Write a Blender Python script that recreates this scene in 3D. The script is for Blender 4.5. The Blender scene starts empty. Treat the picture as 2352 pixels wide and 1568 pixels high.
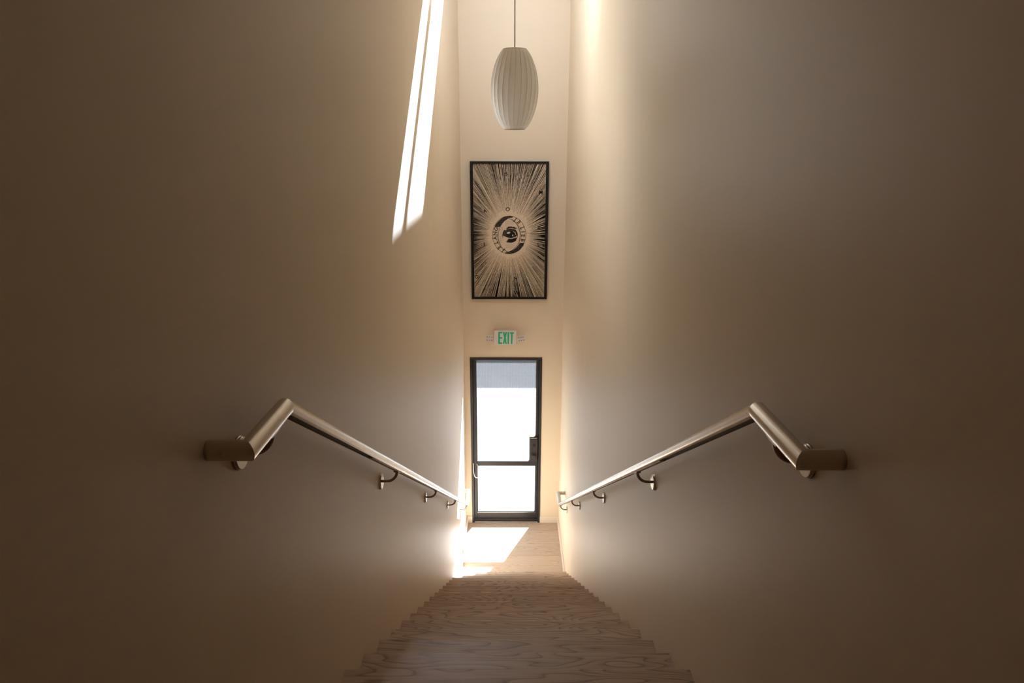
import bpy, bmesh, math, random
from mathutils import Vector, Matrix

C = bpy.context.scene
COL = C.collection
rnd = random.Random(7)

# ------------------------------------------------------------------ numbers (metres; x across, y down the stair, z up, lower landing z = 0)
W = 1.2671                      # clear width of the stair hall
HW = W / 2
D = 8.3914                      # door wall
RUN, RISE = 0.2902, 0.178
ZT = 18 * RISE                  # height of the reference nosing (k = 0)
Y1 = 2.0748                     # its distance from the camera
CEIL = ZT + 3.10                # hall ceiling
TOPZ = ZT + 3.95                # skylight glazing, at the head of its shaft
UP = 2                          # steps above nosing 0 up to the upper landing
YB = -2.2                       # wall behind the camera


def nose(k):
    return Y1 + k * RUN, ZT - k * RISE


# ------------------------------------------------------------------ camera
cam = bpy.data.cameras.new('camera')
cam.sensor_width = 36.0
cam.lens = 24.0
cam.clip_start = 0.05
camo = bpy.data.objects.new('camera', cam)
COL.objects.link(camo)
p_, ro_, ya_ = 0.2840, 0.0025, 0.0016
fwd = Vector((math.sin(ya_) * math.cos(p_), math.cos(ya_) * math.cos(p_), -math.sin(p_)))
rgt = Vector((math.cos(ya_), -math.sin(ya_), 0))
upv = rgt.cross(fwd)
r2 = rgt * math.cos(ro_) + upv * math.sin(ro_)
u2 = -rgt * math.sin(ro_) + upv * math.cos(ro_)
m = Matrix((r2, u2, -fwd)).transposed().to_4x4()
m.translation = Vector((-0.0278, 0.0, ZT + 1.8587))
camo.matrix_world = m
C.camera = camo

# ------------------------------------------------------------------ sky, sun, exposure
C.view_settings.view_transform = 'Standard'
C.view_settings.look = 'None'
C.view_settings.gamma = 1.0
C.view_settings.use_curve_mapping = False
C.view_settings.exposure = 1.62
C.cycles.max_bounces = 24
C.cycles.diffuse_bounces = 14
C.cycles.glossy_bounces = 6
C.cycles.transmission_bounces = 8
C.cycles.transparent_max_bounces = 16
C.cycles.caustics_reflective = False
C.cycles.caustics_refractive = False
C.cycles.sample_clamp_indirect = 6.0
C.cycles.use_denoising = True

SUN = Vector((-0.422, -1.0, -0.85)).normalized()
SKY_STRENGTH = 2.6
SUN_STRENGTH = 46.0

wd = bpy.data.worlds.new('hazy_sky')
C.world = wd
wd.use_nodes = True
nt = wd.node_tree
nt.nodes.clear()
sky = nt.nodes.new('ShaderNodeTexSky')
sky.sky_type = 'HOSEK_WILKIE'
sky.turbidity = 6.0
sky.ground_albedo = 0.4
sky.sun_direction = -SUN
hs = nt.nodes.new('ShaderNodeHueSaturation')
hs.inputs['Saturation'].default_value = 0.9
mx = nt.nodes.new('ShaderNodeMixRGB')
mx.inputs['Fac'].default_value = 0.25          # thin white overcast over the clear sky
mx.inputs['Color2'].default_value = (0.98, 0.98, 1.0, 1)
bg = nt.nodes.new('ShaderNodeBackground')
bg.inputs['Strength'].default_value = SKY_STRENGTH
wo = nt.nodes.new('ShaderNodeOutputWorld')
nt.links.new(sky.outputs[0], hs.inputs['Color'])
nt.links.new(hs.outputs[0], mx.inputs['Color1'])
nt.links.new(mx.outputs[0], bg.inputs['Color'])
nt.links.new(bg.outputs[0], wo.inputs['Surface'])

sl = bpy.data.lights.new('sun', 'SUN')
sl.energy = SUN_STRENGTH
sl.angle = math.radians(0.9)
sl.color = (0.91, 0.965, 1.04)        # the picture's white balance leans warm indoors
so = bpy.data.objects.new('sun', sl)
COL.objects.link(so)
so.rotation_euler = SUN.to_track_quat('-Z', 'Y').to_euler()
so.location = (3, 14, 12)


def portal(name, loc, rot, sx, sy):
    l = bpy.data.lights.new(name, 'AREA')
    l.shape = 'RECTANGLE'
    l.size, l.size_y = sx, sy
    l.cycles.is_portal = True
    o = bpy.data.objects.new(name, l)
    COL.objects.link(o)
    o.location = loc
    o.rotation_euler = rot
    return o


portal('skylight_portal', (0, 6.63, TOPZ + 0.08), (0, 0, 0), W, 2.3)
portal('door_portal', (-0.09, D + 0.2, 1.25), (math.radians(-90), 0, 0), 0.95, 2.4)


# ------------------------------------------------------------------ materials
def mat(name, base=(0.8, 0.8, 0.8), rough=0.5, metal=0.0, spec=0.5):
    mt = bpy.data.materials.new(name)
    mt.use_nodes = True
    b = mt.node_tree.nodes['Principled BSDF']
    b.inputs['Base Color'].default_value = (*base, 1)
    b.inputs['Roughness'].default_value = rough
    b.inputs['Metallic'].default_value = metal
    b.inputs['Specular IOR Level'].default_value = spec
    return mt


def N(mt, kind, **kw):
    n = mt.node_tree.nodes.new(kind)
    for k, v in kw.items():
        setattr(n, k, v)
    return n


def lk(mt, a, b):
    mt.node_tree.links.new(a, b)


def bump(mt, height, strength, dist):
    b = N(mt, 'ShaderNodeBump')
    b.inputs['Strength'].default_value = strength
    b.inputs['Distance'].default_value = dist
    lk(mt, height, b.inputs['Height'])
    lk(mt, b.outputs[0], mt.node_tree.nodes['Principled BSDF'].inputs['Normal'])


def plaster(name, base, rough=0.46):
    mt = mat(name, base, rough, spec=0.40)
    tc = N(mt, 'ShaderNodeTexCoord')
    n1 = N(mt, 'ShaderNodeTexNoise')
    n1.inputs['Scale'].default_value = 220
    n1.inputs['Detail'].default_value = 3
    lk(mt, tc.outputs['Object'], n1.inputs['Vector'])
    bump(mt, n1.outputs['Fac'], 0.06, 0.002)
    mp = N(mt, 'ShaderNodeMapping')
    mp.inputs['Scale'].default_value = (5, 5, 0.6)
    n2 = N(mt, 'ShaderNodeTexNoise')
    n2.inputs['Scale'].default_value = 1.6
    n2.inputs['Detail'].default_value = 4
    lk(mt, tc.outputs['Object'], mp.inputs[0])
    lk(mt, mp.outputs[0], n2.inputs['Vector'])
    cr = N(mt, 'ShaderNodeMixRGB')
    cr.inputs['Color1'].default_value = (*[c * 0.975 for c in base], 1)
    cr.inputs['Color2'].default_value = (*[min(1, c * 1.02) for c in base], 1)
    lk(mt, n2.outputs['Fac'], cr.inputs['Fac'])
    lk(mt, cr.outputs[0], mt.node_tree.nodes['Principled BSDF'].inputs['Base Color'])
    return mt


def oak(name, light, dark, rough=0.45):
    """Pale oiled oak: cathedral figure along local x, fine pores, every board different."""
    mt = mat(name, light, rough, spec=0.35)
    tc = N(mt, 'ShaderNodeTexCoord')
    oi = N(mt, 'ShaderNodeObjectInfo')
    wn = N(mt, 'ShaderNodeTexWhiteNoise', noise_dimensions='1D')
    lk(mt, oi.outputs['Random'], wn.inputs['W'])
    vs = N(mt, 'ShaderNodeVectorMath', operation='MULTIPLY_ADD')
    vs.inputs[1].default_value = (2.4, 0.22, 3.0)
    vs.inputs[2].default_value = (-1.2, -0.11, 0.2)
    lk(mt, wn.outputs['Color'], vs.inputs[0])
    ad = N(mt, 'ShaderNodeVectorMath', operation='ADD')
    lk(mt, tc.outputs['Object'], ad.inputs[0])
    lk(mt, vs.outputs[0], ad.inputs[1])
    # warp
    mpw = N(mt, 'ShaderNodeMapping')
    mpw.inputs['Scale'].default_value = (0.95, 7.0, 3)
    lk(mt, ad.outputs[0], mpw.inputs[0])
    nw = N(mt, 'ShaderNodeTexNoise')
    nw.inputs['Scale'].default_value = 1.0
    nw.inputs['Detail'].default_value = 2.2
    nw.inputs['Roughness'].default_value = 0.42
    lk(mt, mpw.outputs[0], nw.inputs['Vector'])
    mul = N(mt, 'ShaderNodeMath', operation='MULTIPLY')
    mul.inputs[1].default_value = 25.0
    lk(mt, nw.outputs['Fac'], mul.inputs[0])
    fr = N(mt, 'ShaderNodeMath', operation='FRACT')
    lk(mt, mul.outputs[0], fr.inputs[0])
    ring = N(mt, 'ShaderNodeValToRGB')
    e = ring.color_ramp.elements
    e[0].position, e[0].color = 0.0, (1, 1, 1, 1)
    e[1].position, e[1].color = 1.0, (1, 1, 1, 1)
    a = ring.color_ramp.elements.new(0.10)
    a.color = (0.05, 0.05, 0.05, 1)
    a = ring.color_ramp.elements.new(0.45)
    a.color = (0.0, 0.0, 0.0, 1)
    a = ring.color_ramp.elements.new(0.90)
    a.color = (0.4, 0.4, 0.4, 1)
    lk(mt, fr.outputs[0], ring.inputs['Fac'])
    # pores
    mpp = N(mt, 'ShaderNodeMapping')
    mpp.inputs['Scale'].default_value = (6, 230, 230)
    lk(mt, ad.outputs[0], mpp.inputs[0])
    npor = N(mt, 'ShaderNodeTexNoise')
    npor.inputs['Scale'].default_value = 1.0
    npor.inputs['Detail'].default_value = 2
    lk(mt, mpp.outputs[0], npor.inputs['Vector'])
    pr = N(mt, 'ShaderNodeValToRGB')
    pr.color_ramp.elements[0].position = 0.40
    pr.color_ramp.elements[1].position = 0.72
    lk(mt, npor.outputs['Fac'], pr.inputs['Fac'])
    # blend
    f1 = N(mt, 'ShaderNodeMath', operation='MULTIPLY_ADD')
    f1.inputs[1].default_value = 0.35
    lk(mt, pr.outputs[0], f1.inputs[0])
    f2 = N(mt, 'ShaderNodeMath', operation='MULTIPLY')
    f2.inputs[1].default_value = 0.78
    lk(mt, ring.outputs[0], f2.inputs[0])
    lk(mt, f2.outputs[0], f1.inputs[2])
    mixc = N(mt, 'ShaderNodeMixRGB', use_clamp=True)
    mixc.inputs['Color1'].default_value = (*light, 1)
    mixc.inputs['Color2'].default_value = (*dark, 1)
    lk(mt, f1.outputs[0], mixc.inputs['Fac'])
    # board to board tone
    hv = N(mt, 'ShaderNodeHueSaturation')
    vr = N(mt, 'ShaderNodeMapRange')
    vr.inputs['To Min'].default_value = 0.92
    vr.inputs['To Max'].default_value = 1.07
    lk(mt, wn.outputs['Value'], vr.inputs['Value'])
    lk(mt, vr.outputs[0], hv.inputs['Value'])
    lk(mt, mixc.outputs[0], hv.inputs['Color'])
    lk(mt, hv.outputs[0], mt.node_tree.nodes['Principled BSDF'].inputs['Base Color'])
    bump(mt, f1.outputs[0], -0.12, 0.001)
    return mt


def brushed(name, base, rough):
    mt = mat(name, base, rough, metal=1.0)
    tc = N(mt, 'ShaderNodeTexCoord')
    n1 = N(mt, 'ShaderNodeTexNoise')
    n1.inputs['Scale'].default_value = 60
    n1.inputs['Detail'].default_value = 4
    lk(mt, tc.outputs['Object'], n1.inputs['Vector'])
    mr = N(mt, 'ShaderNodeMapRange')
    mr.inputs['To Min'].default_value = rough * 0.85
    mr.inputs['To Max'].default_value = rough * 1.2
    lk(mt, n1.outputs['Fac'], mr.inputs['Value'])
    lk(mt, mr.outputs[0], mt.node_tree.nodes['Principled BSDF'].inputs['Roughness'])
    return mt


def pane_glass(name, tint, scatter=0.0, flutes=0):
    """Architectural glass: Fresnel reflection over straight transmission, some scatter for fluted sheets."""
    mt = bpy.data.materials.new(name)
    mt.use_nodes = True
    t = mt.node_tree
    t.nodes.clear()
    out = t.nodes.new('ShaderNodeOutputMaterial')
    tr = t.nodes.new('ShaderNodeBsdfTransparent')
    tr.inputs[0].default_value = (*tint, 1)
    gl = t.nodes.new('ShaderNodeBsdfGlossy')
    gl.inputs['Roughness'].default_value = 0.02
    fz = t.nodes.new('ShaderNodeFresnel')
    ge = t.nodes.new('ShaderNodeNewGeometry')      # same reflection on either face of the thin sheet
    ior = t.nodes.new('ShaderNodeMapRange')
    ior.inputs['To Min'].default_value = 1.45
    ior.inputs['To Max'].default_value = 1 / 1.45
    t.links.new(ge.outputs['Backfacing'], ior.inputs['Value'])
    t.links.new(ior.outputs[0], fz.inputs['IOR'])
    mixg = t.nodes.new('ShaderNodeMixShader')
    t.links.new(fz.outputs[0], mixg.inputs[0])
    first = tr.outputs[0]
    if flutes:
        tc = t.nodes.new('ShaderNodeTexCoord')
        wv = t.nodes.new('ShaderNodeTexWave')
        wv.bands_direction = 'X'
        wv.inputs['Scale'].default_value = flutes
        t.links.new(tc.outputs['Object'], wv.inputs['Vector'])
        mc = t.nodes.new('ShaderNodeMixRGB')
        mc.inputs['Color1'].default_value = (*[c * 0.62 for c in tint], 1)
        mc.inputs['Color2'].default_value = (*tint, 1)
        t.links.new(wv.outputs['Fac'], mc.inputs['Fac'])
        t.links.new(mc.outputs[0], tr.inputs[0])
    if scatter:
        tl = t.nodes.new('ShaderNodeBsdfTranslucent')
        tl.inputs[0].default_value = (*tint, 1)
        ms = t.nodes.new('ShaderNodeMixShader')
        ms.inputs[0].default_value = scatter
        t.links.new(tr.outputs[0], ms.inputs[1])
        t.links.new(tl.outputs[0], ms.inputs[2])
        first = ms.outputs[0]
    t.links.new(first, mixg.inputs[1])
    t.links.new(gl.outputs[0], mixg.inputs[2])
    t.links.new(mixg.outputs[0], out.inputs['Surface'])
    return mt


def speckled(name, base, var, scale, rough):
    mt = mat(name, base, rough, spec=0.3)
    tc = N(mt, 'ShaderNodeTexCoord')
    n1 = N(mt, 'ShaderNodeTexNoise')
    n1.inputs['Scale'].default_value = scale
    n1.inputs['Detail'].default_value = 6
    lk(mt, tc.outputs['Object'], n1.inputs['Vector'])
    cr = N(mt, 'ShaderNodeMixRGB')
    cr.inputs['Color1'].default_value = (*[c * (1 - var) for c in base], 1)
    cr.inputs['Color2'].default_value = (*[c * (1 + var) for c in base], 1)
    lk(mt, n1.outputs['Fac'], cr.inputs['Fac'])
    lk(mt, cr.outputs[0], mt.node_tree.nodes['Principled BSDF'].inputs['Base Color'])
    bump(mt, n1.outputs['Fac'], 0.2, 0.003)
    return mt


WALLC = (0.75, 0.655, 0.525)
M = dict(
    wall=plaster('wall_paint', WALLC),
    ceil=plaster('ceiling_paint', (0.74, 0.68, 0.61)),
    dark=plaster('bounce_cut_dark', (0.10, 0.085, 0.07)),  # dark colour added on the unseen back wall to cut bounce light
    trim=plaster('trim_paint', (0.75, 0.68, 0.60), 0.4),
    oak=oak('pale_oak', (0.55, 0.425, 0.33), (0.24, 0.165, 0.115)),
    oakfloor=oak('pale_oak_floor', (0.55, 0.44, 0.35), (0.38, 0.28, 0.20)),
    steel=brushed('brushed_steel', (0.56, 0.50, 0.43), 0.25),
    slot=mat('slot_shade_subfloor', (0.015, 0.011, 0.009), 0.5),
    strip=brushed('bronze_strip', (0.32, 0.25, 0.20), 0.4),
    black=mat('black_aluminium', (0.022, 0.020, 0.021), 0.42),
    blackin=mat('black_bead', (0.035, 0.034, 0.036), 0.35),
    alum=brushed('bare_aluminium', (0.75, 0.75, 0.75), 0.35),
    glass=pane_glass('fluted_glass', (0.81, 0.83, 0.84), 0.010, flutes=29),
    skyglass=pane_glass('skylight_glass', (0.595, 0.63, 0.67)),
    slab=speckled('dark_paving', (0.095, 0.095, 0.095), 0.12, 9, 0.8),
    kerb=speckled('kerb_concrete', (0.40, 0.40, 0.41), 0.12, 14, 0.8),
    asphalt=speckled('asphalt', (0.055, 0.058, 0.068), 0.35, 40, 0.85),
    plastic=mat('white_plastic', (0.74, 0.70, 0.68), 0.4),
    lens=mat('lamp_lens', (0.42, 0.38, 0.38), 0.25),
    frame=mat('black_frame', (0.012, 0.009, 0.007), 0.5, spec=0.25),
    paper=speckled('aged_paper', (0.74, 0.62, 0.475), 0.05, 30, 0.9),
    fade=mat('faded_print', (0.60, 0.52, 0.41), 0.9),
    cable=mat('white_cable', (0.75, 0.73, 0.70), 0.4),
    cord=mat('lamp_cord', (0.42, 0.34, 0.26), 0.6),
)
# black printing ink, worn through in specks
ink = mat('printing_ink', (0.02, 0.017, 0.015), 0.85, spec=0.2)
tc = N(ink, 'ShaderNodeTexCoord')
nn = N(ink, 'ShaderNodeTexNoise')
nn.inputs['Scale'].default_value = 150
nn.inputs['Detail'].default_value = 3
rp = N(ink, 'ShaderNodeValToRGB')
rp.color_ramp.elements[0].position = 0.50
rp.color_ramp.elements[0].color = (0.030, 0.025, 0.022, 1)
rp.color_ramp.elements[1].position = 0.64
rp.color_ramp.elements[1].color = (0.40, 0.33, 0.25, 1)
lk(ink, tc.outputs['Object'], nn.inputs['Vector'])
lk(ink, nn.outputs['Fac'], rp.inputs['Fac'])
lk(ink, rp.outputs[0], ink.node_tree.nodes['Principled BSDF'].inputs['Base Color'])
M['ink'] = ink
hv = ink.copy()
hv.name = 'heavy_ink'
for n_ in hv.node_tree.nodes:
    if n_.type == 'VALTORGB':
        n_.color_ramp.elements[0].position = 0.57
        n_.color_ramp.elements[1].position = 0.66
M['heavyink'] = hv
M['solidink'] = mat('solid_ink', (0.02, 0.017, 0.015), 0.85, spec=0.2)
# green exit lettering, lit from inside
gr = mat('exit_green', (0.004, 0.21, 0.10), 0.4)
b = gr.node_tree.nodes['Principled BSDF']
b.inputs['Emission Color'].default_value = (0.0, 0.30, 0.12, 1)
b.inputs['Emission Strength'].default_value = 0.14
M['green'] = gr
# lamp skin: thin white film on wires, lets some light through
sk = bpy.data.materials.new('lamp_skin')
sk.use_nodes = True
t = sk.node_tree
pb = t.nodes['Principled BSDF']
pb.inputs['Base Color'].default_value = (0.94, 0.92, 0.89, 1)
pb.inputs['Roughness'].default_value = 0.55
tl = t.nodes.new('ShaderNodeBsdfTranslucent')
tl.inputs[0].default_value = (0.84, 0.82, 0.78, 1)
ms = t.nodes.new('ShaderNodeMixShader')
ms.inputs[0].default_value = 0.4
t.links.new(pb.outputs[0], ms.inputs[1])
t.links.new(tl.outputs[0], ms.inputs[2])
t.links.new(ms.outputs[0], t.nodes['Material Output'].inputs['Surface'])
M['skin'] = sk
M['wire'] = mat('lamp_wire', (0.78, 0.73, 0.66), 0.5)


# ------------------------------------------------------------------ mesh helpers
def obj(name, bm, material, parent=None, loc=(0, 0, 0), smooth=False, kind=None, label=None):
    me = bpy.data.meshes.new(name)
    bmesh.ops.recalc_face_normals(bm, faces=bm.faces)
    bm.to_mesh(me)
    bm.free()
    me.materials.append(material)
    if smooth:
        for p in me.polygons:
            p.use_smooth = True
    o = bpy.data.objects.new(name, me)
    COL.objects.link(o)
    o.location = loc
    if parent is not None:
        o.parent = parent
    if kind:
        o['kind'] = kind
    if label:
        o['label'] = label
    return o


def empty(name, loc=(0, 0, 0)):
    o = bpy.data.objects.new(name, None)
    o.empty_display_size = 0.1
    COL.objects.link(o)
    o.location = loc
    return o


def thing(name, label, cat, loc=(0, 0, 0), group=None):
    o = empty(name, loc)
    o['label'] = label
    o['category'] = cat
    if group:
        o['group'] = group
    return o


def tag(o, label, cat, group=None):
    o['label'] = label
    o['category'] = cat
    if group:
        o['group'] = group
    return o


def box(bm, x0, x1, y0, y1, z0, z1, bev=0.0):
    vs = [bm.verts.new((x, y, z)) for x in (x0, x1) for y in (y0, y1) for z in (z0, z1)]
    idx = [(0, 1, 3, 2), (4, 6, 7, 5), (0, 4, 5, 1), (2, 3, 7, 6), (0, 2, 6, 4), (1, 5, 7, 3)]
    fs = [bm.faces.new([vs[i] for i in f]) for f in idx]
    if bev:
        es = list({e for f in fs for e in f.edges})
        bmesh.ops.bevel(bm, geom=es, offset=bev, segments=2, profile=0.5, affect='EDGES')
    return vs


def boxobj(name, b, material, parent=None, bev=0.0, **kw):
    """A box with its origin at its own centre."""
    x0, x1, y0, y1, z0, z1 = b
    c = ((x0 + x1) / 2, (y0 + y1) / 2, (z0 + z1) / 2)
    bm = bmesh.new()
    box(bm, x0 - c[0], x1 - c[0], y0 - c[1], y1 - c[1], z0 - c[2], z1 - c[2], bev)
    pl = parent.location if parent is not None else Vector((0, 0, 0))
    if parent is not None and parent.parent is not None:
        pl = pl + parent.parent.location
    return obj(name, bm, material, parent, Vector(c) - Vector(pl), **kw)


def tube(bm, pts, r, seg=12, cap=True):
    """Round tube along a smooth polyline (parallel transport)."""
    pts = [Vector(p) for p in pts]
    n = len(pts)
    tg = []
    for i in range(n):
        a = pts[max(0, i - 1)]
        b_ = pts[min(n - 1, i + 1)]
        tg.append((b_ - a).normalized())
    ref = Vector((0, 0, 1)) if abs(tg[0].z) < 0.9 else Vector((1, 0, 0))
    u = tg[0].cross(ref).normalized()
    rings = []
    for i in range(n):
        u = (u - tg[i] * u.dot(tg[i])).normalized()
        v = tg[i].cross(u)
        rings.append([bm.verts.new(pts[i] + (u * math.cos(2 * math.pi * k / seg) + v * math.sin(2 * math.pi * k / seg)) * r) for k in range(seg)])
    for i in range(n - 1):
        for k in range(seg):
            bm.faces.new((rings[i][k], rings[i][(k + 1) % seg], rings[i + 1][(k + 1) % seg], rings[i + 1][k]))
    if cap:
        bm.faces.new(rings[0][::-1])
        bm.faces.new(rings[-1])


def disc(bm, c, axis, r, th, seg=28, bev=0.0):
    """Solid disc from point c along axis."""
    axis = Vector(axis).normalized()
    ref = Vector((0, 0, 1)) if abs(axis.z) < 0.9 else Vector((1, 0, 0))
    u = axis.cross(ref).normalized()
    v = axis.cross(u)
    prof = [(0, r), (th - bev, r), (th, r - bev)] if bev else [(0, r), (th, r)]
    rings = []
    for (h, rr) in prof:
        rings.append([bm.verts.new(Vector(c) + axis * h + (u * math.cos(2 * math.pi * k / seg) + v * math.sin(2 * math.pi * k / seg)) * rr) for k in range(seg)])
    for i in range(len(rings) - 1):
        for k in range(seg):
            bm.faces.new((rings[i][k], rings[i][(k + 1) % seg], rings[i + 1][(k + 1) % seg], rings[i + 1][k]))
    bm.faces.new(rings[0][::-1])
    bm.faces.new(rings[-1])


def seg_prism(bm, a, b_, prof, up, na=None, nb=None):
    """Straight bar from a to b with a 2-D profile (side, up); ends cut on planes with normals na / nb (mitres)."""
    a, b_ = Vector(a), Vector(b_)
    d = (b_ - a).normalized()
    side = d.cross(Vector(up)).normalized()
    upv_ = side.cross(d)
    na = Vector(na) if na is not None else d
    nb = Vector(nb) if nb is not None else d
    ra, rb = [], []
    for (s, u) in prof:
        off = side * s + upv_ * u
        pa = a + off
        pa = pa + d * ((a - pa).dot(na) / d.dot(na))
        pb_ = b_ + off
        pb_ = pb_ + d * ((b_ - pb_).dot(nb) / d.dot(nb))
        ra.append(bm.verts.new(pa))
        rb.append(bm.verts.new(pb_))
    n = len(prof)
    for k in range(n):
        bm.faces.new((ra[k], ra[(k + 1) % n], rb[(k + 1) % n], rb[k]))
    bm.faces.new(ra[::-1])
    bm.faces.new(rb)


def auto_smooth(o, deg=35):
    me = o.data
    for p in me.polygons:
        p.use_smooth = True
    me.set_sharp_from_angle(angle=math.radians(deg))
    return o


def struct(o, parent=None):
    if parent is None:
        o['kind'] = 'structure'
    return o


# ------------------------------------------------------------------ room shell
TH = 0.16
ZB = -0.30
ZTOP = TOPZ
struct(boxobj('wall_left', (-HW - TH, -HW, YB - TH, D + TH, ZB, ZTOP), M['wall']))
struct(boxobj('wall_right', (HW, HW + TH, YB - TH, D + TH, ZB, ZTOP), M['wall']))
struct(boxobj('wall_back', (-HW, HW, YB - TH, YB, ZB, ZTOP), M['dark']))

# door wall with its opening
DX0, DX1, DZ1 = -0.5575, 0.3756, 2.3999
bm = bmesh.new()
xs = [-HW, DX0, DX1, HW]
zs = [ZB, 0.0, DZ1, ZTOP]
for y in (D, D + TH):
    g = [[bm.verts.new((x, y, z)) for z in zs] for x in xs]
    for i in range(3):
        for j in range(3):
            if i == 1 and j == 1:
                continue
            bm.faces.new((g[i][j], g[i + 1][j], g[i + 1][j + 1], g[i][j + 1]))
    if y == D:
        g0 = g
    else:
        g1 = g
ring = [(1, 1), (2, 1), (2, 2), (1, 2)]
for a in range(4):
    i, j = ring[a]
    k, l = ring[(a + 1) % 4]
    bm.faces.new((g0[i][j], g0[k][l], g1[k][l], g1[i][j]))
outer = [(0, 0), (3, 0), (3, 3), (0, 3)]
path = [(i, 0) for i in range(3)] + [(3, j) for j in range(3)] + [(i, 3) for i in (3, 2, 1)] + [(0, j) for j in (3, 2, 1)]
for a in range(len(path)):
    i, j = path[a]
    k, l = path[(a + 1) % len(path)]
    bm.faces.new((g0[i][j], g1[i][j], g1[k][l], g0[k][l]))
struct(obj('wall_front', bm, M['wall']))

# ceiling, and the shaft that leads up to the skylight in front of the door wall
SY0, SY1 = 5.50, 7.756                  # glazing runs from ... to
bm = bmesh.new()
box(bm, -HW, HW, YB, SY0, CEIL, TOPZ)
prism = [(SY1, TOPZ), (D, TOPZ), (D, ZT + 3.50), (D - 0.02, ZT + 3.50)]
va = [bm.verts.new((-HW, y, z)) for y, z in prism]
vb = [bm.verts.new((HW, y, z)) for y, z in prism]
bm.faces.new(va)
bm.faces.new(vb[::-1])
for i in range(4):
    bm.faces.new((va[i], vb[i], vb[(i + 1) % 4], va[(i + 1) % 4]))
struct(obj('ceiling', bm, M['ceil']))
bm = bmesh.new()
box(bm, -HW - TH, HW + TH, YB - TH, SY0 - 0.03, TOPZ, TOPZ + 0.05)
box(bm, -HW - TH, HW + TH, SY1 + 0.03, D + TH, TOPZ, TOPZ + 0.05)
struct(obj('roof', bm, M['kerb']))

# skylight
wroot = empty('window_1', (0, SY0, TOPZ))
wroot['kind'] = 'structure'
boxobj('window_frame', (-HW - 0.03, HW + 0.03, SY0 - 0.03, SY0, TOPZ, TOPZ + 0.03), M['trim'], wroot)
boxobj('window_frame', (-HW - 0.03, HW + 0.03, SY1, SY1 + 0.03, TOPZ, TOPZ + 0.03), M['trim'], wroot)
boxobj('window_frame', (-HW - 0.03, -HW, SY0, SY1, TOPZ, TOPZ + 0.03), M['trim'], wroot)
boxobj('window_frame', (HW, HW + 0.03, SY0, SY1, TOPZ, TOPZ + 0.03), M['trim'], wroot)
boxobj('glazing_bar', (-HW, HW, 6.850, 6.968, TOPZ - 0.02, TOPZ + 0.03), M['trim'], wroot, 0.004)
boxobj('pane', (-HW + 0.001, HW - 0.001, SY0 + 0.001, 6.850, TOPZ + 0.006, TOPZ + 0.014), M['skyglass'], wroot)
boxobj('pane', (-HW + 0.001, HW - 0.001, 6.968, SY1 - 0.001, TOPZ + 0.006, TOPZ + 0.014), M['skyglass'], wroot)

# lower landing: oak planks across the hall
yE = nose(17)[0] - 0.02                 # face of the last riser
fl = empty('floor', (0, D, 0))
fl['kind'] = 'structure'
boxobj('subfloor', (-HW, HW, yE - 0.1, D + 0.02, -0.20, -0.022), M['slot'], fl)
npl = 7
pw = (D - yE) / npl
for i in range(npl):
    boxobj('plank', (-HW, HW, yE + i * pw + 0.0006, yE + (i + 1) * pw - 0.0006, -0.022, 0.0), M['oakfloor'], fl, 0.0012)
# upper landing under the camera
uy, uz = nose(-UP)
for i in range(18):
    y1 = uy - RUN - 0.002 - i * 0.19
    if y1 - 0.19 < YB:
        break
    boxobj('plank', (-HW, HW, y1 - 0.1888, y1, uz - 0.022, uz), M['oakfloor'], fl, 0.0012)
boxobj('subfloor', (-HW, HW, YB, uy - 0.1, uz - 0.25, uz - 0.022), M['slot'], fl)

# baseboards of the lower landing
BB, BT = 0.10, 0.016
boxobj('baseboard_left', (-HW, -HW + BT, yE + 0.03, D, 0, BB), M['trim'], bev=0.002)['kind'] = 'structure'
boxobj('baseboard_right', (HW - BT, HW, yE + 0.03, D, 0, BB), M['trim'], bev=0.002)['kind'] = 'structure'
bf = empty('baseboard_front', (0, D, 0))
bf['kind'] = 'structure'
boxobj('board', (-HW + BT, DX0, D - 0.012, D, 0, BB), M['trim'], bf, 0.002)
boxobj('board', (DX1, HW - BT, D - 0.012, D, 0, BB), M['trim'], bf, 0.002)

# ------------------------------------------------------------------ staircase
st = thing('staircase', 'straight flight of pale oak stairs descending between the two walls', 'stairs', (0, yE, 0))
OV, TT = 0.022, 0.036
tread_bm = bmesh.new()
box(tread_bm, -HW + 0.0003, HW - 0.0003, -(RUN + OV) / 2, (RUN + OV) / 2, -TT / 2, TT / 2)
bmesh.ops.bevel(tread_bm, geom=[e for e in tread_bm.edges if abs(e.verts[0].co.x - e.verts[1].co.x) > 0.5], offset=0.005, segments=2, profile=0.5, affect='EDGES')
riser_bm = bmesh.new()
box(riser_bm, -HW + 0.0003, HW - 0.0003, -0.009, 0.009, -(RISE - TT) / 2, (RISE - TT) / 2)
tread0 = riser0 = None
for k in range(-UP, 18):
    ny, nz = nose(k)
    loc = Vector((0, ny - (RUN + OV) / 2, nz - TT / 2)) - st.location
    if tread0 is None:
        tread0 = obj('tread', tread_bm, M['oak'], st, loc)
    else:
        c = tread0.copy()
        COL.objects.link(c)
        c.location = loc
    loc = Vector((0, ny - OV - 0.009, nz - TT - (RISE - TT) / 2)) - st.location
    if riser0 is None:
        riser0 = obj('riser', riser_bm, M['oak'], st, loc)
    else:
        c = riser0.copy()
        COL.objects.link(c)
        c.location = loc

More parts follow.
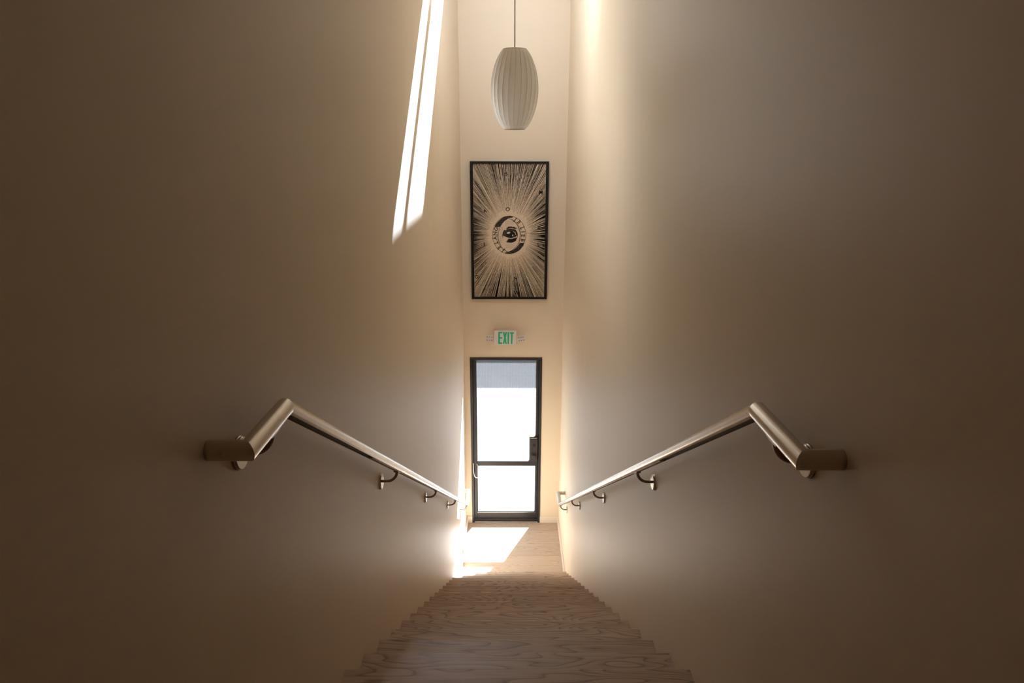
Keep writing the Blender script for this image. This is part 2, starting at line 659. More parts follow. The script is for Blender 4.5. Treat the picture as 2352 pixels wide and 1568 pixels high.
# ------------------------------------------------------------------ door in the far wall
dr = empty('door_1', ((DX0 + DX1) / 2, D, 0))
dr['kind'] = 'structure'
FY0, FY1 = D - 0.008, D + 0.11          # frame depth
JW = 0.030
fr = boxobj('door_frame', (DX0, DX0 + JW, FY0, FY1, 0, DZ1), M['black'], dr, 0.002)
boxobj('door_frame', (DX1 - JW, DX1, FY0, FY1, 0, DZ1), M['black'], dr, 0.002)
boxobj('door_frame', (DX0 + JW, DX1 - JW, FY0, FY1, DZ1 - JW, DZ1), M['black'], dr, 0.002)
boxobj('threshold', (DX0 + JW, DX1 - JW, FY0 + 0.005, FY1, 0, 0.012), M['alum'], dr, 0.002)
boxobj('sill_bar', (DX0 + JW, DX1 - JW, FY0 + 0.03, FY1, 0.012, 0.045), M['black'], dr, 0.002)
LX0, LX1 = DX0 + JW + 0.003, DX1 - JW - 0.003
LY0, LY1 = D + 0.030, D + 0.075         # leaf
GX0, GX1 = -0.487, 0.315                # glass opening
GT, GB = DZ1 - 0.050, 0.150
MR0, MR1 = 0.846, 0.918                 # middle rail
boxobj('stile', (LX0, GX0, LY0, LY1, 0.05, DZ1 - JW - 0.003), M['black'], dr, 0.003)
boxobj('stile', (GX1, LX1, LY0, LY1, 0.05, DZ1 - JW - 0.003), M['black'], dr, 0.003)
for x0, x1 in ((DX0 + JW, DX0 + JW + 0.018), (DX1 - JW - 0.018, DX1 - JW)):
    boxobj('door_stop', (x0, x1, LY1 + 0.001, FY1 - 0.002, 0.012, DZ1 - JW), M['black'], dr)
boxobj('top_rail', (GX0, GX1, LY0, LY1, GT, DZ1 - JW - 0.003), M['black'], dr, 0.002)
boxobj('middle_rail', (GX0, GX1, LY0 - 0.004, LY1, MR0, MR1), M['black'], dr, 0.006)
boxobj('bottom_rail', (GX0, GX1, LY0, LY1, 0.05, GB - 0.022), M['black'], dr, 0.004)
boxobj('glazing_bead', (GX0, GX1, LY0 + 0.008, LY1, GB - 0.018, GB), M['blackin'], dr, 0.002)
boxobj('gap_reflection', (GX0, GX1, LY0 + 0.004, LY1, GB - 0.022, GB - 0.018), M['alum'], dr)  # bright strip painted in for the reflection at the bead gap
for x0, x1 in ((GX0, GX0 + 0.010), (GX1 - 0.010, GX1)):
    boxobj('glazing_bead', (x0, x1, LY0 + 0.012, LY1 - 0.004, MR1, GT), M['blackin'], dr)
    boxobj('glazing_bead', (x0, x1, LY0 + 0.012, LY1 - 0.004, GB, MR0), M['blackin'], dr)


def fluted(name, x0, x1, z0, z1, yc):
    """Fluted sheet: scalloped inside face, flat outside face."""
    bm_ = bmesh.new()
    pitch, sub = 0.0138, 4
    n = int(round((x1 - x0) / pitch))
    fr_, bk = [], []
    for i in range(n * sub + 1):
        x = x0 + (x1 - x0) * i / (n * sub)
        y = -0.003 - 0.0018 * abs(math.sin(math.pi * i / sub))
        fr_.append([bm_.verts.new((x, y, z)) for z in (z0, z1)])
        bk.append([bm_.verts.new((x, 0.003, z)) for z in (z0, z1)])
    for i in range(n * sub):
        bm_.faces.new((fr_[i][0], fr_[i + 1][0], fr_[i + 1][1], fr_[i][1]))
        bm_.faces.new((bk[i][0], bk[i][1], bk[i + 1][1], bk[i + 1][0]))
    return obj(name, bm_, M['glass'], dr, Vector((0, yc, 0)) - dr.location)


fluted('pane', GX0, GX1, MR1, GT, LY0 + 0.022)
fluted('pane', GX0, GX1, GB, MR0, LY0 + 0.022)

# lock case on the right stile
lk0 = boxobj('lock_case', (0.222, 0.338, D + 0.006, LY1, 0.918, 1.284), M['black'], dr, 0.006)
boxobj('lock_face', (0.238, 0.330, D - 0.002, D + 0.010, 0.935, 1.252), M['blackin'], lk0, 0.003)
boxobj('lock_slot', (0.234, 0.322, D + 0.0045, D + 0.010, 1.259, 1.268), M['alum'], lk0)
bm = bmesh.new()
disc(bm, (0.281, D - 0.002, 1.158), (0, -1, 0), 0.020, 0.008, 20, 0.002)
box(bm, 0.276, 0.286, D - 0.028, D - 0.008, 1.142, 1.174, 0.002)
o = obj('thumbturn', bm, M['black'], lk0)
o.location = -(Vector(lk0.location) + dr.location)
bm = bmesh.new()
disc(bm, (0.283, D - 0.002, 1.01), (0, -1, 0), 0.016, 0.030, 20)
disc(bm, (0.283, D - 0.030, 1.01), (0, -1, 0), 0.031, 0.026, 28, 0.006)
o = obj('knob', bm, M['blackin'], lk0)
o.location = -(Vector(lk0.location) + dr.location)
auto_smooth(o)
# cable loop from frame to leaf on the hinge side
pts = []
ctrl = [(-0.532, D - 0.012, 0.905), (-0.531, D - 0.020, 0.84), (-0.527, D - 0.030, 0.77), (-0.510, D - 0.035, 0.715), (-0.485, D - 0.035, 0.700),
        (-0.462, D - 0.030, 0.722), (-0.452, D - 0.020, 0.775), (-0.462, D - 0.005, 0.83), (-0.480, D + 0.012, 0.868), (-0.487, D + 0.026, 0.878)]


def catmull(ps, n=6):
    ps = [Vector(q) for q in ps]
    out = []
    for i in range(len(ps) - 1):
        p0 = ps[max(0, i - 1)]
        p1, p2 = ps[i], ps[i + 1]
        p3 = ps[min(len(ps) - 1, i + 2)]
        for k in range(n):
            t_ = k / n
            out.append(0.5 * ((2 * p1) + (p2 - p0) * t_ + (2 * p0 - 5 * p1 + 4 * p2 - p3) * t_ ** 2 + (-p0 + 3 * p1 - 3 * p2 + p3) * t_ ** 3))
    out.append(ps[-1])
    return out


bm = bmesh.new()
tube(bm, catmull(ctrl), 0.0055, 8)
o = obj('cable_loop', bm, M['cable'], dr, -Vector(dr.location), label='white cable loop')
auto_smooth(o)


# ------------------------------------------------------------------ handrails
RR = 0.0212


def rail_profile(notch):
    pr = []
    n = 40
    a0 = math.asin(0.0135 / RR) if notch else None
    for k in range(n):
        a = 2 * math.pi * k / n
        d_ = abs(((a - 1.5 * math.pi + math.pi) % (2 * math.pi)) - math.pi)
        if notch and d_ < a0:
            continue
        pr.append((RR * math.cos(a), RR * math.sin(a), a))
    pts_ = [(q[0], q[1]) for q in pr]
    if notch:
        ins = [i for i, q in enumerate(pr) if q[2] < 1.5 * math.pi][-1]
        lo = -math.sqrt(RR ** 2 - 0.0135 ** 2)
        pts_ = pts_[:ins + 1] + [(-0.0135, lo), (-0.0135, lo + 0.009), (0.0135, lo + 0.009), (0.0135, lo)] + pts_[ins + 1:]
    return pts_


P_ROUND, P_NOTCH = rail_profile(False), rail_profile(True)


def handrail(sg, zt, ys, yp, ye, ext, joint_y, brackets, label):
    """sg = -1 / +1: which wall."""
    off = 0.08
    X, XW = sg * (HW - off), sg * HW
    zt += ZT
    slope = RISE / RUN
    ze = zt - (ye - yp) * slope
    root = thing('handrail', label, 'handrail', (XW, ys, zt))
    base = -Vector(root.location)
    A, B, Cc, Dd = Vector((XW, ys, zt)), Vector((X, ys, zt)), Vector((X, yp, zt)), Vector((X, ye, ze))
    E, F = Vector((X, ye + ext, ze)), Vector((XW, ye + ext, ze))

    def mitre(p, q, r):
        return ((q - p).normalized() + (r - q).normalized()).normalized()

    nB, nC, nD, nE = mitre(A, B, Cc), mitre(B, Cc, Dd), mitre(Cc, Dd, E), mitre(Dd, E, F)
    Z = (0, 0, 1)
    bm_ = bmesh.new()
    seg_prism(bm_, A, B, P_ROUND, Z, None, nB)
    seg_prism(bm_, B, Cc, P_ROUND, Z, nB, nC)
    auto_smooth(obj('return_end', bm_, M['steel'], root, base))
    J = Vector((X, joint_y, zt - (joint_y - yp) * slope))
    dirn = (Dd - Cc).normalized()
    bm_ = bmesh.new()
    seg_prism(bm_, Cc, J - dirn * 0.0006, P_NOTCH, Z, nC, None)
    upper = auto_smooth(obj('rail', bm_, M['steel'], root, base))
    bm_ = bmesh.new()
    seg_prism(bm_, J + dirn * 0.0006, Dd, P_NOTCH, Z, None, nD)
    lower = auto_smooth(obj('rail', bm_, M['steel'], root, base))
    # channel strip, shade painted in, under the upper length, cover strip under the rest
    lo = -math.sqrt(RR ** 2 - 0.0135 ** 2)
    ch = [(-0.0133, lo + 0.006), (0.0133, lo + 0.006), (0.0133, lo + 0.0088), (-0.0133, lo + 0.0088)]
    bm_ = bmesh.new()
    seg_prism(bm_, Cc + dirn * 0.03, J, ch, Z)
    obj('channel', bm_, M['slot'], upper, (0, 0, 0), label='channel strip painted dark as its shade')
    cv = [(-0.0075, lo - 0.0022), (0.0075, lo - 0.0022), (0.0098, lo + 0.0088), (-0.0098, lo + 0.0088)]
    bm_ = bmesh.new()
    seg_prism(bm_, J + dirn * 0.01, Dd - dirn * 0.04, cv, Z)
    obj('cover_strip', bm_, M['strip'], lower, (0, 0, 0), label='bronze cover strip')
    bm_ = bmesh.new()
    seg_prism(bm_, Dd, E, P_ROUND, Z, nD, nE)
    seg_prism(bm_, E, F, P_ROUND, Z, nE, None)
    auto_smooth(obj('return_end', bm_, M['steel'], root, base))
    # wall brackets
    for by in brackets:
        zc = (zt if by < yp else zt - (by - yp) * slope)
        drop = RR if by < yp else RR / math.cos(math.atan(slope))
        zp = zc - 0.071
        br = empty('bracket', Vector((XW, by, zp)) + base)
        br.parent = root
        bb = -Vector((XW, by, zp))
        bm_ = bmesh.new()
        disc(bm_, (XW, by, zp), (-sg, 0, 0), 0.0385, 0.006, 36, 0.0012)
        disc(bm_, (XW - sg * 0.006, by, zp), (-sg, 0, 0), 0.0365, 0.005, 36, 0.0012)
        auto_smooth(obj('wall_plate', bm_, M['steel'], br, bb))
        R = 0.048
        topz = zc - drop + 0.001
        pts_ = [(XW - sg * 0.010, by, zp), (X + sg * R, by, zp)]
        for k in range(1, 11):
            a = math.pi / 2 * k / 10
            pts_.append((X + sg * R - sg * R * math.sin(a), by, zp + R * (1 - math.cos(a)) * (topz - zp) / R))
        bm_ = bmesh.new()
        tube(bm_, pts_, 0.0066, 14)
        auto_smooth(obj('arm', bm_, M['strip'], br, bb))
        d2 = Vector((0, 1, 0)) if by < yp else dirn
        cpt = Vector((X, by, topz - 0.002))
        bm_ = bmesh.new()
        seg_prism(bm_, cpt - d2 * 0.03, cpt + d2 * 0.03, [(-0.010, -0.002), (0.010, -0.002), (0.011, 0.003), (-0.011, 0.003)], Z)
        obj('saddle', bm_, M['strip'], br, bb)
    return root


handrail(-1, 1.266, 1.250, 1.480, 7.36, 0.34, 2.338, (1.387, 2.859, 4.321, 5.80, 7.20),
         'brushed steel handrail on the wall struck by the slanting streak of sunlight')
handrail(1, 1.253, 1.240, 1.495, 7.19, 0.27, 2.393, (1.378, 2.834, 4.30, 5.80, 7.08),
         'brushed steel handrail on the wall opposite the slanting streak of sunlight')

# ------------------------------------------------------------------ pendant lamp
LYp = 4.2


def pend(px, py):
    """point at the lamp's distance, from a sighting along the hall."""
    d_ = fwd + r2 * ((px - 1176) / 1568) - u2 * ((py - 784) / 1568)
    t_ = LYp / d_.y
    return Vector((-0.0278, 0, ZT + 1.8587)) + d_ * t_


zt_, zb_ = pend(1182, 112).z, pend(1182, 296.5).z
xc = pend(1182, 200).x
rmax = (pend(1237, 205).x - pend(1128, 205).x) / 2
rt = (pend(1211, 113).x - pend(1157, 113).x) / 2
rb = (pend(1207, 297).x - pend(1157, 297).x) / 2
pl = thing('pendant_lamp', 'white cigar-shaped bubble pendant lamp hanging above the stairs', 'lamp', (xc, LYp, zb_))
Hh = zt_ - zb_
NG, SUB, NV = 24, 4, 30


def rad(t_):
    # t_ 0 bottom .. 1 top: flattened oval cut at both ends
    zc_ = 0.50
    a = (t_ - zc_) / 0.5
    e_ = rt if a > 0 else rb
    k_ = 1 - (e_ / rmax) ** 2
    return rmax * math.sqrt(max(0.0, 1 - k_ * abs(a) ** 1.9))


bm = bmesh.new()
rings = []
for j in range(NV + 1):
    t_ = j / NV
    rr = rad(t_)
    row = []
    for i in range(NG * SUB):
        ph = (i % SUB) / SUB
        sag = 1 - 0.030 * math.sin(math.pi * ph) * math.sin(math.pi * min(1, max(0, 0.04 + t_ * 0.92)))
        a = 2 * math.pi * i / (NG * SUB) + 0.07 * math.sin((t_ - 0.5) * 3.0)
        row.append(bm.verts.new((rr * sag * math.cos(a), rr * sag * math.sin(a), t_ * Hh)))
    rings.append(row)
n = NG * SUB
for j in range(NV):
    for i in range(n):
        bm.faces.new((rings[j][i], rings[j][(i + 1) % n], rings[j + 1][(i + 1) % n], rings[j + 1][i]))
# top cap closes in to the cord
top = [bm.verts.new((0.012 * math.cos(2 * math.pi * i / n), 0.012 * math.sin(2 * math.pi * i / n), Hh + 0.001)) for i in range(n)]
for i in range(n):
    bm.faces.new((rings[-1][i], rings[-1][(i + 1) % n], top[(i + 1) % n], top[i]))
shade = auto_smooth(obj('shade', bm, M['skin'], pl), 14)
rib_me = None
for i in range(NG):
    bm = bmesh.new()
    pts = []
    for j in range(0, NV + 1, 2):
        t_ = j / NV
        a = 0.07 * math.sin((t_ - 0.5) * 3.0)
        rr = rad(t_) - 0.0003
        pts.append((rr * math.cos(a), rr * math.sin(a), t_ * Hh))
    if rib_me is None:
        tube(bm, pts, 0.0012, 6)
        ro = obj('rib', bm, M['wire'], shade)
        rib_me = ro.data
    else:
        bm.free()
        ro2 = ro.copy()
        COL.objects.link(ro2)
        ro2.rotation_euler = (0, 0, 2 * math.pi * i / NG)
bm = bmesh.new()
pts = [((rb - 0.006) * math.cos(a * math.pi / 24), (rb - 0.006) * math.sin(a * math.pi / 24), -0.001) for a in range(49)]
tube(bm, pts, 0.003, 8, False)
auto_smooth(obj('bottom_ring', bm, M['cord'], pl))
bm = bmesh.new()
tube(bm, [(0, 0, Hh), (0, 0, CEIL - zb_ - 0.03)], 0.0032, 8)
obj('cord', bm, M['cord'], pl)
bm = bmesh.new()
disc(bm, (0, 0, CEIL - zb_ - 0.035), (0, 0, 1), 0.06, 0.035, 32, 0.0)
obj('ceiling_rose', bm, M['plastic'], pl)
bm = bmesh.new()
disc(bm, (0, 0, Hh * 0.55), (0, 0, 1), 0.02, 0.09, 16)
obj('lamp_holder', bm, M['plastic'], pl)

# ------------------------------------------------------------------ exit sign
SX0, SX1, SZ0, SZ1 = -0.241, 0.044, ZT - 0.622, ZT - 0.433
SYF = D - 0.045
sg_ = thing('exit_sign', 'white exit sign with green letters and two lamp heads above the door', 'sign', ((SX0 + SX1) / 2, D, (SZ0 + SZ1) / 2))
bdy = boxobj('housing', (SX0, SX1, SYF, D, SZ0, SZ1), M['plastic'], sg_, 0.004)
kx = (SX1 - SX0) / 1010.0
kz = (SZ1 - SZ0) / 615.0


def sx(v):
    return SX0 + (v - 690) * kx


def sz(v):
    return SZ1 - (v - 385) * kz


def flat_letter(name, polys, parent, y):
    bm_ = bmesh.new()
    for poly in polys:
        f0 = [bm_.verts.new((sx(a), y, sz(b_))) for a, b_ in poly]
        f1 = [bm_.verts.new((sx(a), y + 0.004, sz(b_))) for a, b_ in poly]
        k_ = len(poly)
        bm_.faces.new(f0)
        bm_.faces.new(f1[::-1])
        for i_ in range(k_):
            bm_.faces.new((f0[i_], f1[i_], f1[(i_ + 1) % k_], f0[(i_ + 1) % k_]))
    o_ = obj(name, bm_, M['green'], parent)
    o_.location = -(Vector(parent.location) + sg_.location)
    return o_


yl = SYF - 0.002
flat_letter('letter_e', [[(872, 448), (1050, 448), (1050, 505), (945, 505), (945, 672), (1045, 672), (1045, 728), (945, 728), (945, 898), (1042, 898), (1042, 960), (872, 960)]], bdy, yl)
flat_letter('letter_x', [[(1085, 448), (1155, 448), (1175, 560), (1200, 448), (1262, 448), (1212, 692), (1255, 960), (1190, 960), (1168, 850), (1140, 960), (1082, 960), (1140, 692)]], bdy, yl)
flat_letter('letter_i', [[(1294, 455), (1364, 455), (1358, 962), (1290, 962)]], bdy, yl)
flat_letter('letter_t', [[(1395, 460), (1580, 460), (1570, 520), (1522, 520), (1510, 962), (1444, 962), (1452, 520), (1400, 520)]], bdy, yl)


def lamp_head(x0, x1, z0, z1, ang, tilt):
    c = Vector(((x0 + x1) / 2, SYF - 0.012, (z0 + z1) / 2))
    w_, h_ = (x1 - x0) / 2, (z1 - z0) / 2
    bm_ = bmesh.new()
    box(bm_, -w_, w_, -0.016, 0.020, -h_, h_, 0.006)
    hd = obj('lamp_head', bm_, M['plastic'], sg_, c - sg_.location)
    hd.rotation_euler = (math.radians(tilt), math.radians(ang), 0)
    for i_ in range(3):
        for j_ in range(2):
            bm_ = bmesh.new()
            disc(bm_, ((i_ - 1) * w_ * 0.62, -0.0155, (j_ - 0.5) * h_ * 0.95), (0, -1, 0), w_ * 0.19, 0.002, 14)
            obj('lamp_lens', bm_, M['lens'], hd)
    bm_ = bmesh.new()
    s_ = 1 if c.x < (SX0 + SX1) / 2 else -1
    tube(bm_, [(c.x + s_ * w_ * 0.5, D - 0.030, c.z), (c.x + s_ * (w_ + 0.02), D - 0.022, c.z)], 0.008, 10)
    o_ = obj('lamp_arm', bm_, M['plastic'], sg_)
    o_.location = -Vector(sg_.location)


lamp_head(sx(322), sx(652), sz(855), sz(582), 1.5, -14)
lamp_head(sx(1742), sx(2068), sz(858), sz(600), -7, -14)

# ------------------------------------------------------------------ framed print
AX0, AX1, AZ0, AZ1 = -0.519, 0.419, ZT - 0.0265, ZT + 1.640
pic = thing('framed_print', 'large black framed print of an eye inside a ring with black rays', 'picture', ((AX0 + AX1) / 2, D, AZ0))
FB = 0.034
boxobj('frame_bar', (AX0, AX0 + FB, D - 0.045, D, AZ0, AZ1), M['frame'], pic, 0.002)
boxobj('frame_bar', (AX1 - FB, AX1, D - 0.045, D, AZ0, AZ1), M['frame'], pic, 0.002)
boxobj('frame_bar', (AX0 + FB, AX1 - FB, D - 0.045, D, AZ0, AZ0 + FB * 0.8), M['frame'], pic, 0.002)
boxobj('frame_bar', (AX0 + FB, AX1 - FB, D - 0.045, D, AZ1 - FB * 0.8, AZ1), M['frame'], pic, 0.002)
PX0, PX1, PZ0, PZ1 = AX0 + FB, AX1 - FB, AZ0 + FB * 0.8, AZ1 - FB * 0.8
YP = D - 0.030
sheet = boxobj('paper', (PX0, PX1, YP, YP + 0.004, PZ0, PZ1), M['paper'], pic)
PW, PH = PX1 - PX0, PZ1 - PZ0
SH0 = Vector(sheet.location) + pic.location


def ink_obj(name, bm_, material, layer, kind=None):
    """flat printed shape, coordinates in metres from the print's centre, (x, z)"""
    o_ = obj(name, bm_, material, sheet, (0, -0.002 - 0.0004 * layer, 0))
    if kind:
        o_['kind'] = kind
    return o_


CX, CZ = -0.002, -0.036                  # centre of the rays on the sheet
hx, hz = PW / 2, PH / 2


def reach(ca, sa):
    t1 = ((hx if ca > 0 else -hx) - CX) / ca if abs(ca) > 1e-6 else 9
    t2 = ((hz if sa > 0 else -hz) - CZ) / sa if abs(sa) > 1e-6 else 9
    return min(t1, t2)


RX, RZ = 0.205, 0.232                    # outer ring of the emblem
bm = bmesh.new()


def ray(a, r0, r1, w0, w1):
    ca, sa = math.cos(a), math.sin(a)
    rm = reach(ca, sa)
    r1 = min(r1, rm)
    if r1 <= r0 + 0.01:
        return
    f_ = (r1 - r0) / max(1e-6, rm)
    v = []
    for r_, w_ in ((r0, w0), (r0 + (r1 - r0) * 0.5, (w0 + w1) / 2), (r1, w1)):
        for s_ in (-1, 1):
            x = CX + r_ * ca - s_ * w_ * sa
            z = CZ + r_ * sa + s_ * w_ * ca
            v.append(bm.verts.new((min(hx, max(-hx, x)), 0, min(hz, max(-hz, z)))))
    bm.faces.new((v[0], v[1], v[3], v[2]))
    bm.faces.new((v[2], v[3], v[5], v[4]))


def ring_r(a_):
    return 1 / math.sqrt((math.cos(a_) / RX) ** 2 + (math.sin(a_) / RZ) ** 2)


NR = 190
gap = 2 * math.pi / NR
for i in range(NR):
    a = gap * (i + rnd.uniform(-0.25, 0.25))
    r0 = ring_r(a) * rnd.uniform(1.16, 1.36)
    # first order: one line from the halo out to the edge
    k = rnd.uniform(0.08, 0.19)
    ray(a, r0, 2.0, 0.0010, gap * k * 0.9)
    # second order: fills the widening gap
    r1 = r0 + rnd.uniform(0.02, 0.14)
    ray(a + gap * rnd.uniform(0.40, 0.6), r1, 2.0, 0.0008, gap * rnd.uniform(0.05, 0.14))
    # third order: fine broken hatching further out
    for q in (0.25, 0.72, 0.9):
        r2_ = r0 + rnd.uniform(0.12, 0.45)
        while r2_ < 1.0:
            ln = rnd.uniform(0.05, 0.35)
            ray(a + gap * (q + rnd.uniform(-0.06, 0.06)), r2_, r2_ + ln, 0.0007, rnd.uniform(0.0007, 0.0018))
            r2_ += ln + rnd.uniform(0.004, 0.05)
# a few heavy strokes towards the edges
for i in range(55):
    a = rnd.uniform(0, 2 * math.pi)
    rm = reach(math.cos(a), math.sin(a))
    ray(a, rm * rnd.uniform(0.6, 0.9), rm * rnd.uniform(0.9, 1.1), 0.001, rnd.uniform(0.002, 0.0045) * rm)
ink_obj('ray_print', bm, M['ink'], 0, 'stuff')


def ellipse_band(bm_, cx, cz, rx, rz, th, a0=0.0, a1=2 * math.pi, nseg=72):
    pr = None
    for i_ in range(nseg + 1):
        a_ = a0 + (a1 - a0) * i_ / nseg
        c_, s_ = math.cos(a_), math.sin(a_)
        v_ = (bm_.verts.new((cx + (rx - th) * c_, 0, cz + (rz - th) * s_)), bm_.verts.new((cx + rx * c_, 0, cz + rz * s_)))
        if pr:
            bm_.faces.new((pr[0], pr[1], v_[1], v_[0]))
        pr = v_


def k3(x, y):
    """sighting in the emblem close-up -> metres from the sheet centre"""
    return ((x - 665) * (RX / 447.0) + CX, (800 - y) * (RZ / 500.0) + CZ)


# ring: outer line, inner pointed oval in double line, dark crescents where the band turns over
bm = bmesh.new()
ellipse_band(bm, CX, CZ, RX, RZ, 0.0042)


def curve_strip(bm_, pts_, th):
    ps = catmull([(x, 0, z) for x, z in pts_], 8)
    pr = None
    for i_ in range(len(ps)):
        d_ = (ps[min(len(ps) - 1, i_ + 1)] - ps[max(0, i_ - 1)]).normalized()
        n_ = Vector((-d_.z, 0, d_.x)) * th
        v_ = (bm_.verts.new(ps[i_] - n_), bm_.verts.new(ps[i_] + n_))
        if pr:
            bm_.faces.new((pr[0], pr[1], v_[1], v_[0]))
        pr = v_


right_in = [k3(*q) for q in ((640, 365), (760, 420), (880, 540), (940, 690), (950, 830), (920, 1000), (840, 1110), (740, 1200), (640, 1245))]
left_in = [k3(*q) for q in ((640, 365), (520, 450), (420, 600), (378, 760), (380, 900), (430, 1050), (510, 1170), (640, 1245))]
curve_strip(bm, right_in, 0.0022)
curve_strip(bm, left_in, 0.0022)
curve_strip(bm, [k3(*q) for q in ((720, 372), (860, 490), (925, 610), (960, 740), (955, 900), (915, 1030))], 0.0018)
curve_strip(bm, [k3(*q) for q in ((362, 720), (355, 800), (370, 930), (420, 1070), (490, 1180), (620, 1250))], 0.0018)
ink_obj('ring_outline', bm, M['solidink'], 2)


def poly(bm_, pts_):
    bm_.faces.new([bm_.verts.new((x, 0, z)) for x, z in pts_])


def crescent(bm_, outer_, inner_):
    a_ = catmull([(x, 0, z) for x, z in outer_], 6)
    b_ = catmull([(x, 0, z) for x, z in inner_], 6)
    n_ = 36

    def at(ps, t_):
        f_ = t_ * (len(ps) - 1)
        i_ = min(len(ps) - 2, int(f_))
        return ps[i_].lerp(ps[i_ + 1], f_ - i_)
    pr = None
    for i_ in range(n_ + 1):
        v_ = (bm_.verts.new(at(a_, i_ / n_)), bm_.verts.new(at(b_, i_ / n_)))
        if pr:
            bm_.faces.new((pr[0], pr[1], v_[1], v_[0]))
        pr = v_


bm = bmesh.new()
crescent(bm, [k3(*q) for q in ((760, 322), (640, 305), (500, 345), (390, 430), (310, 520), (282, 585))],
         [k3(*q) for q in ((755, 345), (640, 365), (530, 435), (450, 540), (425, 580), (330, 592))])
ink_obj('ring_shading', bm, M['heavyink'], 3)
bm = bmesh.new()
crescent(bm, [k3(*q) for q in ((520, 1272), (660, 1300), (820, 1270), (950, 1190), (1040, 1080), (1070, 1000))],
         [k3(*q) for q in ((600, 1255), (660, 1240), (760, 1195), (860, 1120), (920, 1050), (960, 1010))])
ink_obj('ring_shading', bm, M['heavyink'], 3)

# eyeball
bm = bmesh.new()


def blob(bm_, cx, cy, rx, ry, nseg=40, wob=0.0, rot=0.0):
    ps = []
    for i_ in range(nseg):
        a_ = 2 * math.pi * i_ / nseg
        w_ = 1 + wob * (rnd.random() - 0.5)
        x, y = rx * w_ * math.cos(a_), ry * w_ * math.sin(a_)
        ps.append(k3(cx + x * math.cos(rot) - y * math.sin(rot), cy + x * math.sin(rot) + y * math.cos(rot)))
    poly(bm_, ps)


blob(bm, 690, 800, 205, 205, 48, 0.05)
blob(bm, 735, 612, 120, 32, 30, 0.2, 0.12)
ink_obj('eye_shading', bm, M['heavyink'], 3)
bm = bmesh.new()
crescent(bm, [k3(*q) for q in ((505, 850), (600, 880), (720, 895), (850, 860), (880, 815))],
         [k3(*q) for q in ((505, 815), (610, 862), (720, 878), (840, 845), (875, 815))])
crescent(bm, [k3(*q) for q in ((500, 850), (510, 920), (545, 985))], [k3(*q) for q in ((520, 850), (640, 890), (575, 985))])
blob(bm, 648, 742, 48, 24, 20, 0.2, -0.2)
crescent(bm, [k3(*q) for q in ((620, 640), (720, 618), (840, 650), (890, 720))], [k3(*q) for q in ((620, 646), (720, 628), (832, 660), (880, 722))])
crescent(bm, [k3(*q) for q in ((770, 700), (830, 740), (850, 800))], [k3(*q) for q in ((770, 708), (820, 748), (838, 800))])
blob(bm, 760, 808, 14, 24, 14, 0.2)
blob(bm, 575, 655, 30, 14, 14, 0.6, -0.6)
blob(bm, 860, 850, 22, 18, 14, 0.5)
ink_obj('eye_highlight', bm, M['paper'], 4)
bm = bmesh.new()
blob(bm, 700, 780, 110, 92, 36, 0.02)
blob(bm, 740, 945, 115, 45, 30, 0.06, -0.15)
ink_obj('pupil', bm, M['solidink'], 3.6)
bm = bmesh.new()
blob(bm, 648, 742, 42, 18, 20, 0.2, -0.2)
ink_obj('pupil_glint', bm, M['paper'], 5)

# faded newspaper columns showing through
bm = bmesh.new()
for (x0, x1, y0, y1) in ((555, 780, 430, 545), (560, 680, 575, 600), (400, 510, 580, 700), (400, 500, 720, 1010), (560, 800, 1040, 1075), (570, 790, 1095, 1150), (850, 930, 600, 700)):
    yy = y0
    while yy < y1:
        a, c_ = k3(x0, yy), k3(x1, yy + 9)
        poly(bm, [(a[0], a[1]), (c_[0], a[1]), (c_[0], c_[1]), (a[0], c_[1])])
        yy += 14
ink_obj('newsprint', bm, M['fade'], 1)
# hairline of the sheet's seam
bm = bmesh.new()
a, c_ = k3(1115, 753), k3(1900, 758)
poly(bm, [(a[0], a[1]), (hx, a[1]), (hx, c_[1]), (a[0], c_[1])])
ink_obj('seam_line', bm, M['solidink'], 2)


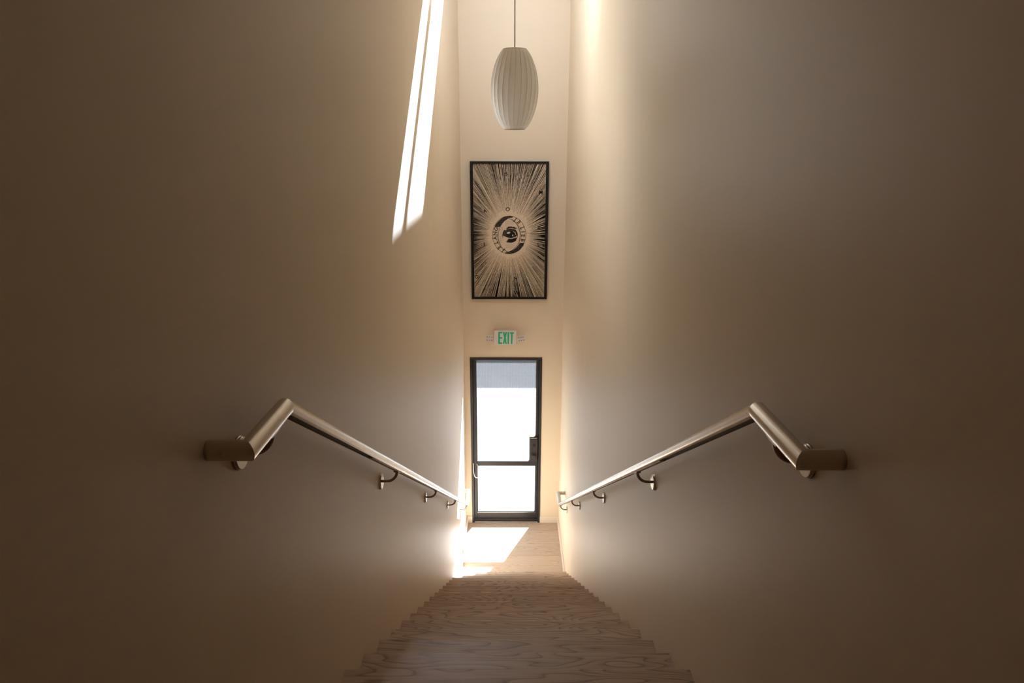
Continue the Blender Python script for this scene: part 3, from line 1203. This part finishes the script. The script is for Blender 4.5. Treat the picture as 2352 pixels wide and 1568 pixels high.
def letter(ch, x, z, size, rot, material, layer, shear=0.0, offset=0.0):
    cu = bpy.data.curves.new('letter', 'FONT')
    cu.body = ch
    cu.size = size
    cu.align_x = 'CENTER'
    cu.align_y = 'CENTER'
    cu.shear = shear
    cu.offset = offset
    o_ = bpy.data.objects.new('letter', cu)
    COL.objects.link(o_)
    bpy.context.view_layer.update()
    me = bpy.data.meshes.new_from_object(o_.evaluated_get(bpy.context.evaluated_depsgraph_get()))
    bpy.data.objects.remove(o_)
    me.materials.clear()
    me.materials.append(material)
    bm_ = bmesh.new()
    bm_.from_mesh(me)
    # serif feet: small bars at top and bottom of straight stems
    h_ = size * 0.36
    feet = {'L': [(-.22, -1, .5), (-.22, 1, .2)], 'I': [(0, -1, .25), (0, 1, .25)], 'E': [(-.2, -1, .3), (-.2, 1, .3)], 'N': [(-.28, -1, .2), (-.28, 1, .2), (.28, 1, .2)],
            'A': [(-.3, -1, .18), (.3, -1, .18)], 'B': [(-.25, -1, .2), (-.25, 1, .2)], 'M': [(-.35, -1, .18), (.35, -1, .18)], 'H': [(-.27, -1, .18), (.27, -1, .18), (-.27, 1, .18), (.27, 1, .18)]}
    for (fx, fs, fw) in feet.get(ch, []):
        x_, y_ = fx * size, fs * h_
        q_ = [(x_ - fw * size * .5, y_ - size * .03), (x_ + fw * size * .5, y_ - size * .03), (x_ + fw * size * .5, y_ + size * .03), (x_ - fw * size * .5, y_ + size * .03)]
        bm_.faces.new([bm_.verts.new((a_, b_, 0)) for a_, b_ in q_])
    bm_.to_mesh(me)
    bm_.free()
    me.transform(Matrix.Rotation(math.radians(90), 4, 'X'))
    me.transform(Matrix.Rotation(-rot, 4, 'Y'))
    o2 = bpy.data.objects.new('letter', me)
    COL.objects.link(o2)
    o2.parent = sheet
    o2.location = (x, -0.002 - 0.0004 * layer, z)
    return o2


# motto round the ring: right side reads down, left side reads up
for ch, x, y, rot in (('J', 830, 395, -35), ('E', 925, 468, -50), ('L', 1010, 622, -74), ('I', 1026, 718, -84), ('E', 1030, 815, -90), ('B', 1020, 935, -97), ('E', 985, 1045, -110),
                      ('J', 498, 1215, 145), ('E', 392, 1130, 128), ('L', 318, 998, 107), ('\u00c4', 296, 880, 97), ('N', 296, 762, 88), ('G', 326, 642, 75)):
    x_, z_ = k3(x, y)
    letter(ch, x_, z_, 0.064, math.radians(rot), M['solidink'], 5, offset=0.0012)
# scattered capitals among the rays
for ch, x, y, s, rot in (('S', 455, 205, .055, 0), ('I', 668, 212, .06, -8), ('M', 802, 385, .06, 0), ('O', 467, 552, .065, 0), ('A', 235, 568, .05, 10), ('B', 785, 738, .05, 0),
                         ('I', 225, 905, .06, 0), ('L', 785, 905, .05, 0), ('H', 553, 1256, .06, 0), ('W', 562, 1408, .07, -6), ('D', 145, 1238, .06, 30)):
    x_ = (x - 484) / 732.0 * PW
    z_ = (777.5 - y) / 1339.0 * PH
    letter(ch, x_, z_, s, math.radians(rot), M['solidink'], 5, offset=0.0008)

# ------------------------------------------------------------------ outside the door
pv = empty('pavement', (0, D + TH, -0.02))
pv['kind'] = 'structure'
boxobj('bedding', (-7, 7, D + TH, 18.5, -0.20, -0.10), M['kerb'], pv)
SLW, SLD = 1.80, 1.215
y = D + TH + 0.004
while y + 0.05 < 18.5:
    d_ = min(SLD, 18.5 - y)
    for i in range(-4, 5):
        boxobj('slab', (i * SLW - 1.05 + 0.004, (i + 1) * SLW - 1.05 - 0.004, y, y + d_ - 0.008, -0.10, -0.02), M['slab'], pv, 0.004)
    y += d_
# unseen wall, added and sized to shade the far end of the paving
yw = empty('wall_shade_caster', (0, 18.5, -0.1))
yw['kind'] = 'structure'
boxobj('wall_body', (-9, 9, 18.5, 18.75, -0.2, 3.86), M['kerb'], yw)
for i in range(-9, 9):
    boxobj('coping_stone', (i + 0.003, i + 0.997, 18.45, 18.80, 3.86, 3.94), M['kerb'], yw, 0.008)
struct(boxobj('ground', (-40, 40, 18.75, 70, -0.30, -0.14), M['asphalt']))
